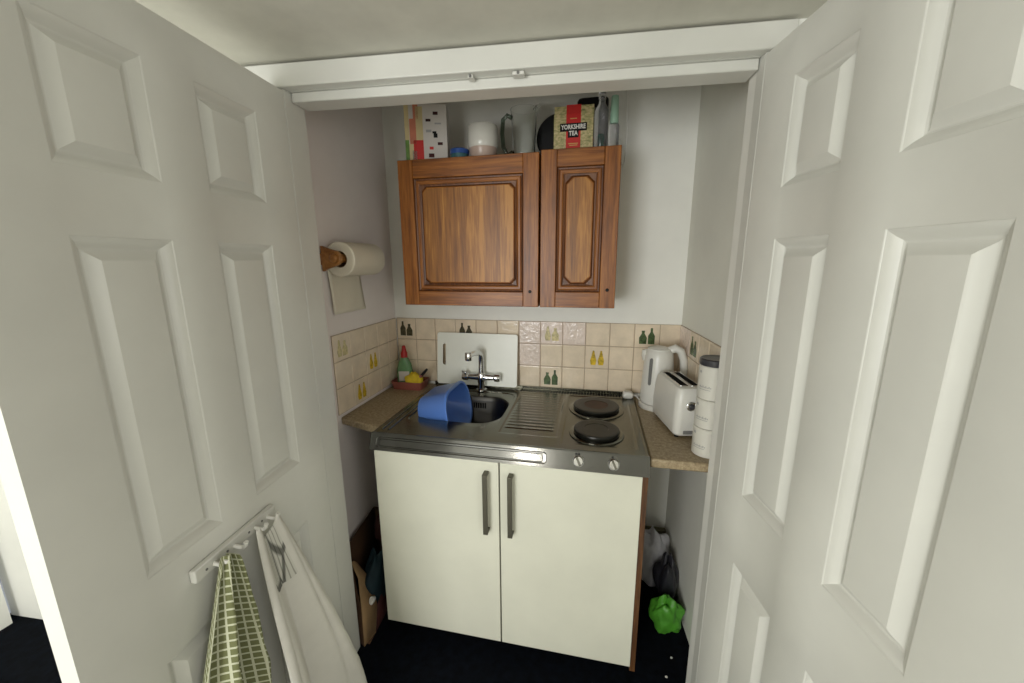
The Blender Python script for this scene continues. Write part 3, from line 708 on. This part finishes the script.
# ------------------------------------------------------------------ toaster
t = thing('toaster', 'white two-slot toaster between kettle and stacked canisters', 'toaster', (1.137, .309, .888), math.radians(11))
W_, L_ = .057, .124
b = MB().m(M['white']); Ls = []
for ins, z, r in ((.006, .012, .02), (.0, .02, .022), (-.002, .08, .026), (.002, .15, .026), (.006, .178, .026), (.012, .188, .022), (.022, .192, .014)):
    Ls.append([(x, y, z) for x, y in rr(-W_+ins, W_-ins, -L_+ins, L_-ins, r, 6)])
b.loops(Ls, True, True); tb = b.build('body', t)
for sx in (-.020, .020):
    MB().m(M['dark']).box(sx-.0125, sx+.0125, -.088, .088, .1915, .1928).build('bread_slot', t)
    fr_ = MB().m(M['chrome']); fr_.loops([[(x+sx, y, z) for x, y in rr(-a_, a_, -c_, c_, .003, 3)] for a_, c_, z in ((.0150, .091, .1915), (.0145, .0905, .1945), (.0125, .0885, .1945), (.0120, .088, .1925))])
    fr_.build('slot_rim', t)
d_ = MB().m(M['chrome']).lathe([(.0165, 0), (.0165, -.004), (.013, -.006)], (-.006, -L_-.001, .128), 24, 'y').build('browning_dial', t)
MB().m(M['darkgrey']).lathe([(.0105, -.0055), (.0105, -.012), (.008, -.014)], (-.006, -L_-.001, .128), 20, 'y').build('dial_cap', d_)
MB().m(M['grey']).box(-.026, .046, -L_-.003, -L_+.01, .020, .034).build('crumb_tray', t, bevel=.002)
for sx in (-.036, .036):
    for sy in (-.095, .095): MB().m(M['black']).lathe([(.008, 0), (.009, .013)], (sx, sy, 0), 12).build('foot', t)

# ------------------------------------------------------------------ canisters, stacked
ZW = .888
cx, cy = 1.193, .092
for i, (h, nm) in enumerate(((.098, 'lowest'), (.098, 'middle'), (.112, 'top'))):
    lab = ('white canister with grey print, lowest of the stack beside the toaster', 'white canister with grey print, middle one of the stack',
           'white canister with dark grey lid on top of the stack')[i]
    t = thing('storage_canister', lab, 'canister', (cx+.001*i, cy+.002*i, ZW+.0004), 0, 'stacked white canisters')
    r = .047
    bd = MB().m(M['ceramic']).lathe([(r-.003, 0), (r, .003), (r, h-.004), (r-.0025, h-.0005)], n=40).build('body', t)
    pr = MB().m(M['print'])
    def strip(a0, a1, z0, z1):
        n = 6; pr.loops([[((r+.0004)*math.cos(math.radians(a0+(a1-a0)*k/n)), (r+.0004)*math.sin(math.radians(a0+(a1-a0)*k/n)), z) for k in range(n+1)] for z in (z0, z1)], closed=False)
    for k in range(9): strip(196+k*6, 200+k*6, h*.36, h*.36+.004+.003*(k % 2))
    strip(196, 246, h*.30, h*.30+.002)
    pr.build('printed_lettering', bd, smooth=False)
    pr = MB().m(M['print']); strip(192, 204, h*.78, h*.78+.008); pr.build('printed_mark', bd, smooth=False)
    if i == 2:
        MB().m(M['darkgrey']).lathe([(r-.001, h-.0004), (r+.001, h+.004), (r+.001, h+.018), (r-.004, h+.022), (r-.012, h+.020), (.006, h+.021)], n=40).build('lid', t)
    ZW += h

# ------------------------------------------------------------------ washing-up corner
t = thing('sink_caddy', 'low pink-brown plastic caddy on the left worktop corner', 'caddy', (-.108, .545, .8885))
b = MB().m(M['pink']); Lr = [[(x, y, z) for x, y in rr(-w_, w_, -d_, d_, .015, 4)] for w_, d_, z in ((.075, .048, 0), (.085, .056, .045), (.082, .053, .045), (.073, .045, .003))]
b.loops(Lr, True, True); b.build('tray', t)
t = thing('washing_up_liquid', 'clear green washing-up liquid bottle with red cap in the caddy', 'bottle', (-.140, .555, .892), math.radians(10))
MB().m(M['soap']).loops([[(x, y, z) for x, y in rr(-w_, w_, -.02, .02, .018, 5)] for w_, z in ((.030, 0), (.034, .006), (.034, .07), (.028, .105), (.016, .13), (.012, .136))], True, True).build('body', t)
MB().m(M['cartonwhite']).box(-.022, .024, -.0215, -.0203, .03, .075).build('paper_label', t, bevel=.002)
MB().m(M['red']).lathe([(.0145, .134), (.0145, .155), (.010, .165), (.0075, .185), (.005, .188)], n=20).build('cap', t)
t.scale = (1.18, 1.18, 1.15)
def lump(name, label, cat, mat, c, r, seed, amp=.25, n=18, m=12, squash=1):
    rnd = random.Random(seed); ph = [(rnd.uniform(0, 6.28), rnd.uniform(0, 6.28), rnd.randint(2, 5), rnd.randint(1, 4)) for _ in range(6)]
    mb = MB().m(mat); L = []
    for j in range(m+1):
        v = -PI/2+PI*(.02+.96*j/m); l = []
        for i in range(n):
            u = 2*PI*i/n
            d = 1+amp*sum(math.sin(a*u+p)*math.cos(b_*v*1.3+q) for p, q, a, b_ in ph)/3 + amp*.35*abs(math.sin(7*u+3*v+ph[0][0]))*math.cos(v) - amp*.25*abs(math.sin(5*u-4*v+ph[1][0]))
            z = max(-.98 if squash else -1, math.sin(v)*(d))
            l.append((c[0]+r[0]*d*math.cos(v)*math.cos(u), c[1]+r[1]*d*math.cos(v)*math.sin(u), c[2]+r[2]*max(-.92, z)))
        L.append(l)
    mb.loops(L, True, True); o = mb.build(name, sub=1, angle=80)
    return tag(o, label, cat) if label else o
lump('dishcloth', 'crumpled yellow dishcloth bulging out of the caddy', 'dishcloth', M['yellow'], (-.078, .525, .935), (.045, .036, .042), 3, .35)
t = thing('dish_brush', 'washing-up brush with dark tip and red handle lying against the board', 'brush', (-.055, .515, .925))
b = MB().m(M['pink']); b.tube([(-.012, -.004, .0), (.008, 0, .025), (.03, .006, .05), (.044, .010, .066)], [.009, .008, .008, .006], 10); b.build('handle', t)
MB().m(M['black']).tube([(.028, -.006, .046), (.045, .0, .066), (.055, .004, .076)], [.006, .007, .005], 10).build('tip', t)
t = thing('scourer_bottle', 'tiny dark bottle at the left corner of the caddy', 'bottle', (-.186, .575, .892))
MB().m(M['oliveglaze']).lathe([(.012, 0), (.013, .004), (.013, .05), (.006, .062), (.006, .075)], n=16).build('body', t)
MB().m(M['black']).lathe([(.0075, .073), (.0075, .088)], n=14).build('cap', t)

# ------------------------------------------------------------------ hook rail and cloths on the left door
LR = thing('hook_rail', 'white hook rail screwed across the left door', 'hook rail')
z0 = .872
MB().m(M['gloss']).add([PL((s, z, o)) for s in (.262, .502) for z in (.856, .886) for o in (0.001, .016)],
    [(0, 1, 3, 2), (4, 6, 7, 5), (0, 4, 5, 1), (2, 3, 7, 6), (0, 2, 6, 4), (1, 5, 7, 3)]).build('rail', LR, bevel=.003)
HK = (.455, .400, .335, .292)
for s in HK:
    b = MB().m(M['white'])
    b.tube([PL((s, .868, .014)), PL((s, .866, .03)), PL((s, .866, .040)), PL((s, .873, .047)), PL((s, .882, .049))], [.005, .0048, .0048, .0048, .0055], 10)
    b.build('hook', LR)
    b2 = MB().m(M['grey'])
    b2.tube([PL((s+.02, .870, .0165)), PL((s+.02, .870, .0175))], .003, 8); b2.build('screw', LR)
def cloth(name, fn, nu, nv, mat, th=.0022, extra=None):
    mb = MB(); rows = []; uv = []
    for j in range(nv+1):
        v = j/nv; r = []
        for i in range(nu+1):
            u = i/nu; r.append(PL(fn(u, v))); uv.append((u, 1-v))
        rows.append(r)
    mb.m(mat); mb.loops(rows, closed=False); mb.uv = uv
    if extra:
        mb.m(extra[0])
        k = mb.mats.index(extra[0])
        for j in range(nv):
            for i in range(nu):
                if extra[1]((i+.5)/nu, (j+.5)/nv): mb.mi[j*nu+i] = k
    return mb.build(name, solid=th, angle=180)
def green(u, v):
    w = .045+.20*min(1, v*1.25)**.8
    c = .446+.075*v
    s = c + w*.5 - w*u
    fold = (1-2*abs(math.sin(u*PI*2.3+.5+.5*v))**.8)*(.008+.026*min(1, v*2)) + .006*math.sin(u*17+v*3)
    z = .893 - .60*v - .035*(abs(u-.45)*2)**1.5*(1-v*.2)
    return (s, z+.004*math.sin(u*9), max(.012, .048+fold+.018*v))
o = cloth('tea_towel', green, 60, 60, M['towelgreen']); tag(o, 'green checked tea towel hanging from the leftmost hook on the door', 'tea towel')
def white(u, v):
    w = .088+.25*min(1, v*1.15)**.9
    c = .322-.082*v**1.1
    s = c + w*.5 - w*u
    rid = .5+.5*math.cos((u-.10)/.66*2*PI)
    fold = rid*(.016+.040*min(1, v*1.5)) + (abs(math.sin(u*11+.6+v*1.5))**.7)*.016*min(1, v*2.2)
    sag = .045*math.sin(min(1, max(0, (u-.1)/.66))*PI)*max(0, 1-v*1.6) + .07*max(0, u-.76)*(1-v)
    z = .886 - .82*v - sag
    return (s, z, max(.012, .034+fold+.055*v))
o = cloth('linen_cloth', white, 64, 70, M['linen'], extra=(M['leafprint'], lambda u, v: .20 < u < .66 and v < .21)); tag(o, 'white linen cloth with a grey leaf print patch draped over the right-hand hooks', 'cloth')

# ------------------------------------------------------------------ bags in the side gaps
t = thing('paper_carrier_bag', 'open brown paper carrier bag squeezed in the left gap beside the cabinet', 'paper bag', (-.115, .09, 0), math.radians(4))
b = MB().m(M['carddark'])
X_, Y_ = .062, .19
H_ = .34
b.loops([[(-X_, -Y_*.9, 0.002), (-X_, Y_, 0.002)], [(-X_-.012, -Y_*.6, H_), (-X_-.012, Y_, H_+.03)]], closed=False)
b.loops([[(-X_, Y_, .002), (X_, Y_, .002)], [(-X_-.012, Y_, H_+.03), (X_, Y_, H_+.03)]], closed=False)
b.add([(-X_, -Y_*.9, .002), (X_, -Y_*.9, .002), (X_, Y_, .002), (-X_, Y_, .002)], [(0, 1, 2, 3)])
b.build('back_panel', t, solid=.002)
b = MB().m(M['maroon'])
b.loops([[(X_, -.12, .002), (X_, .0, .002), (X_, Y_, .002)], [(X_-.006, -.08, .10), (X_-.004, .0, .13), (X_, Y_, .16)]], closed=False)
b.build('side_panel', t, solid=.002)
b = MB().m(M['tan'])
b.loops([[(.046, -.185, .002), (.050, -.16, .002), (X_, -.12, .002)], [(.030, -.155, .12), (.03, -.12, .12), (X_-.006, -.08, .10)], [(.000, -.11, .25), (.0, -.09, .24), (.022, -.05, .19)], [(-.03, -.10, .315), (-.024, -.09, .315), (-.018, -.08, .30)]], closed=False)
b.build('front_gusset', t, solid=.002)
b = MB().m(M['carddark'])
b.loops([[(-X_, -Y_*.9, .002), (-.012, -Y_*.80, .002), (.046, -.185, .002)], [(-X_-.008, -Y_*.7, .16), (-.025, -Y_*.6, .16), (.026, -.152, .14)], [(-X_-.012, -Y_*.6, H_), (-.045, -Y_*.5, H_*.97), (-.03, -.10, .315)]], closed=False)
b.build('front_panel', t, solid=.002)
lump('dark_garment', 'dark teal bundle of fabric stuffed into the paper bag', 'fabric bundle', M['teal'], (-.09, .09, .16), (.045, .085, .12), 11, .3)
lump('maroon_pouch', 'dark maroon pouch at the back of the paper bag', 'pouch', M['maroon'], (-.10, .2, .33), (.05, .055, .08), 21, .25)
lump('white_wrapper', 'small white crumpled wrapper tucked in the paper bag', 'wrapper', M['linen'], (-.064, .0, .135), (.013, .016, .014), 31, .3)
# right gap
lump('plastic_bag', 'crumpled clear grey plastic bag behind the green bag in the right gap', 'plastic bag', M['bagplastic'], (1.110, .495, .13), (.088, .06, .14), 5, .3, 40, 24)
lump('refuse_bag', 'dark grey bag slumped against the right alcove wall', 'bag', M['bagdark'], (1.163, .36, .12), (.044, .07, .13), 9, .3, 36, 20)
lump('green_bag', 'bright green crumpled bag on the floor in the right gap', 'bag', M['green'], (1.146, .235, .072), (.062, .045, .080), 14, .32, 36, 20)
for x, y in ((1.15, .11), (1.118, .03)):
    o = lump('paper_scrap', None, None, M['linen'], (x, y, .003), (.005, .004, .003), int(x*100)); tag(o, 'tiny white paper crumb on the dark carpet, ' + ('nearer the green bag' if y > .08 else 'nearer the right door'), 'scrap')

# ------------------------------------------------------------------ light
def area(name, loc, rot, sx, sy, e, c=(1, 1, 1)):
    l = bpy.data.lights.new(name, 'AREA'); l.shape = 'RECTANGLE'; l.size = sx; l.size_y = sy; l.energy = e; l.color = c
    o = bpy.data.objects.new(name, l); COL.objects.link(o); o.location = loc; o.rotation_euler = rot; return o
area('window_daylight', ((WX0+WX1)/2, -3.19, (WZ0+WZ1)/2), (math.radians(90), 0, math.radians(0)), 1.1, 1.0, 66, (.98, .99, .98))
area('side_fill_light', (2.315, -2.25, 1.35), (math.radians(90), 0, math.radians(90)), .9, .8, 16, (1.0, .98, .96))  # added fill lamp for the left alcove wall, no such source seen
area('hall_ceiling_lamp', (.16, -2.75, 2.05), (0, 0, 0), .14, .3, 13, (1.0, .95, .86))
wd = bpy.data.worlds.new('World'); SC.world = wd; wd.use_nodes = True
wd.node_tree.nodes['Background'].inputs[0].default_value = (.75, .8, .9, 1); wd.node_tree.nodes['Background'].inputs[1].default_value = .6

# ------------------------------------------------------------------ camera
cam = bpy.data.cameras.new('camera'); co = bpy.data.objects.new('camera', cam); COL.objects.link(co)
R = Vector((.97865754, .20540968, -.00602295)); U = Vector((-.03608646, .20063691, .97900082)); F = Vector((-.20230467, .95788919, -.20376733))
co.matrix_world = Matrix(((R.x, U.x, -F.x, .80369282), (R.y, U.y, -F.y, -1.2357317), (R.z, U.z, -F.z, 1.53088421), (0, 0, 0, 1)))
cam.sensor_width = 36; cam.lens = 390.67978*36/1024; cam.clip_start = .02
SC.camera = co
SC.view_settings.view_transform = 'Standard'; SC.view_settings.look = 'None'; SC.view_settings.gamma = 1; SC.view_settings.use_curve_mapping = False
SC.view_settings.exposure = -.46
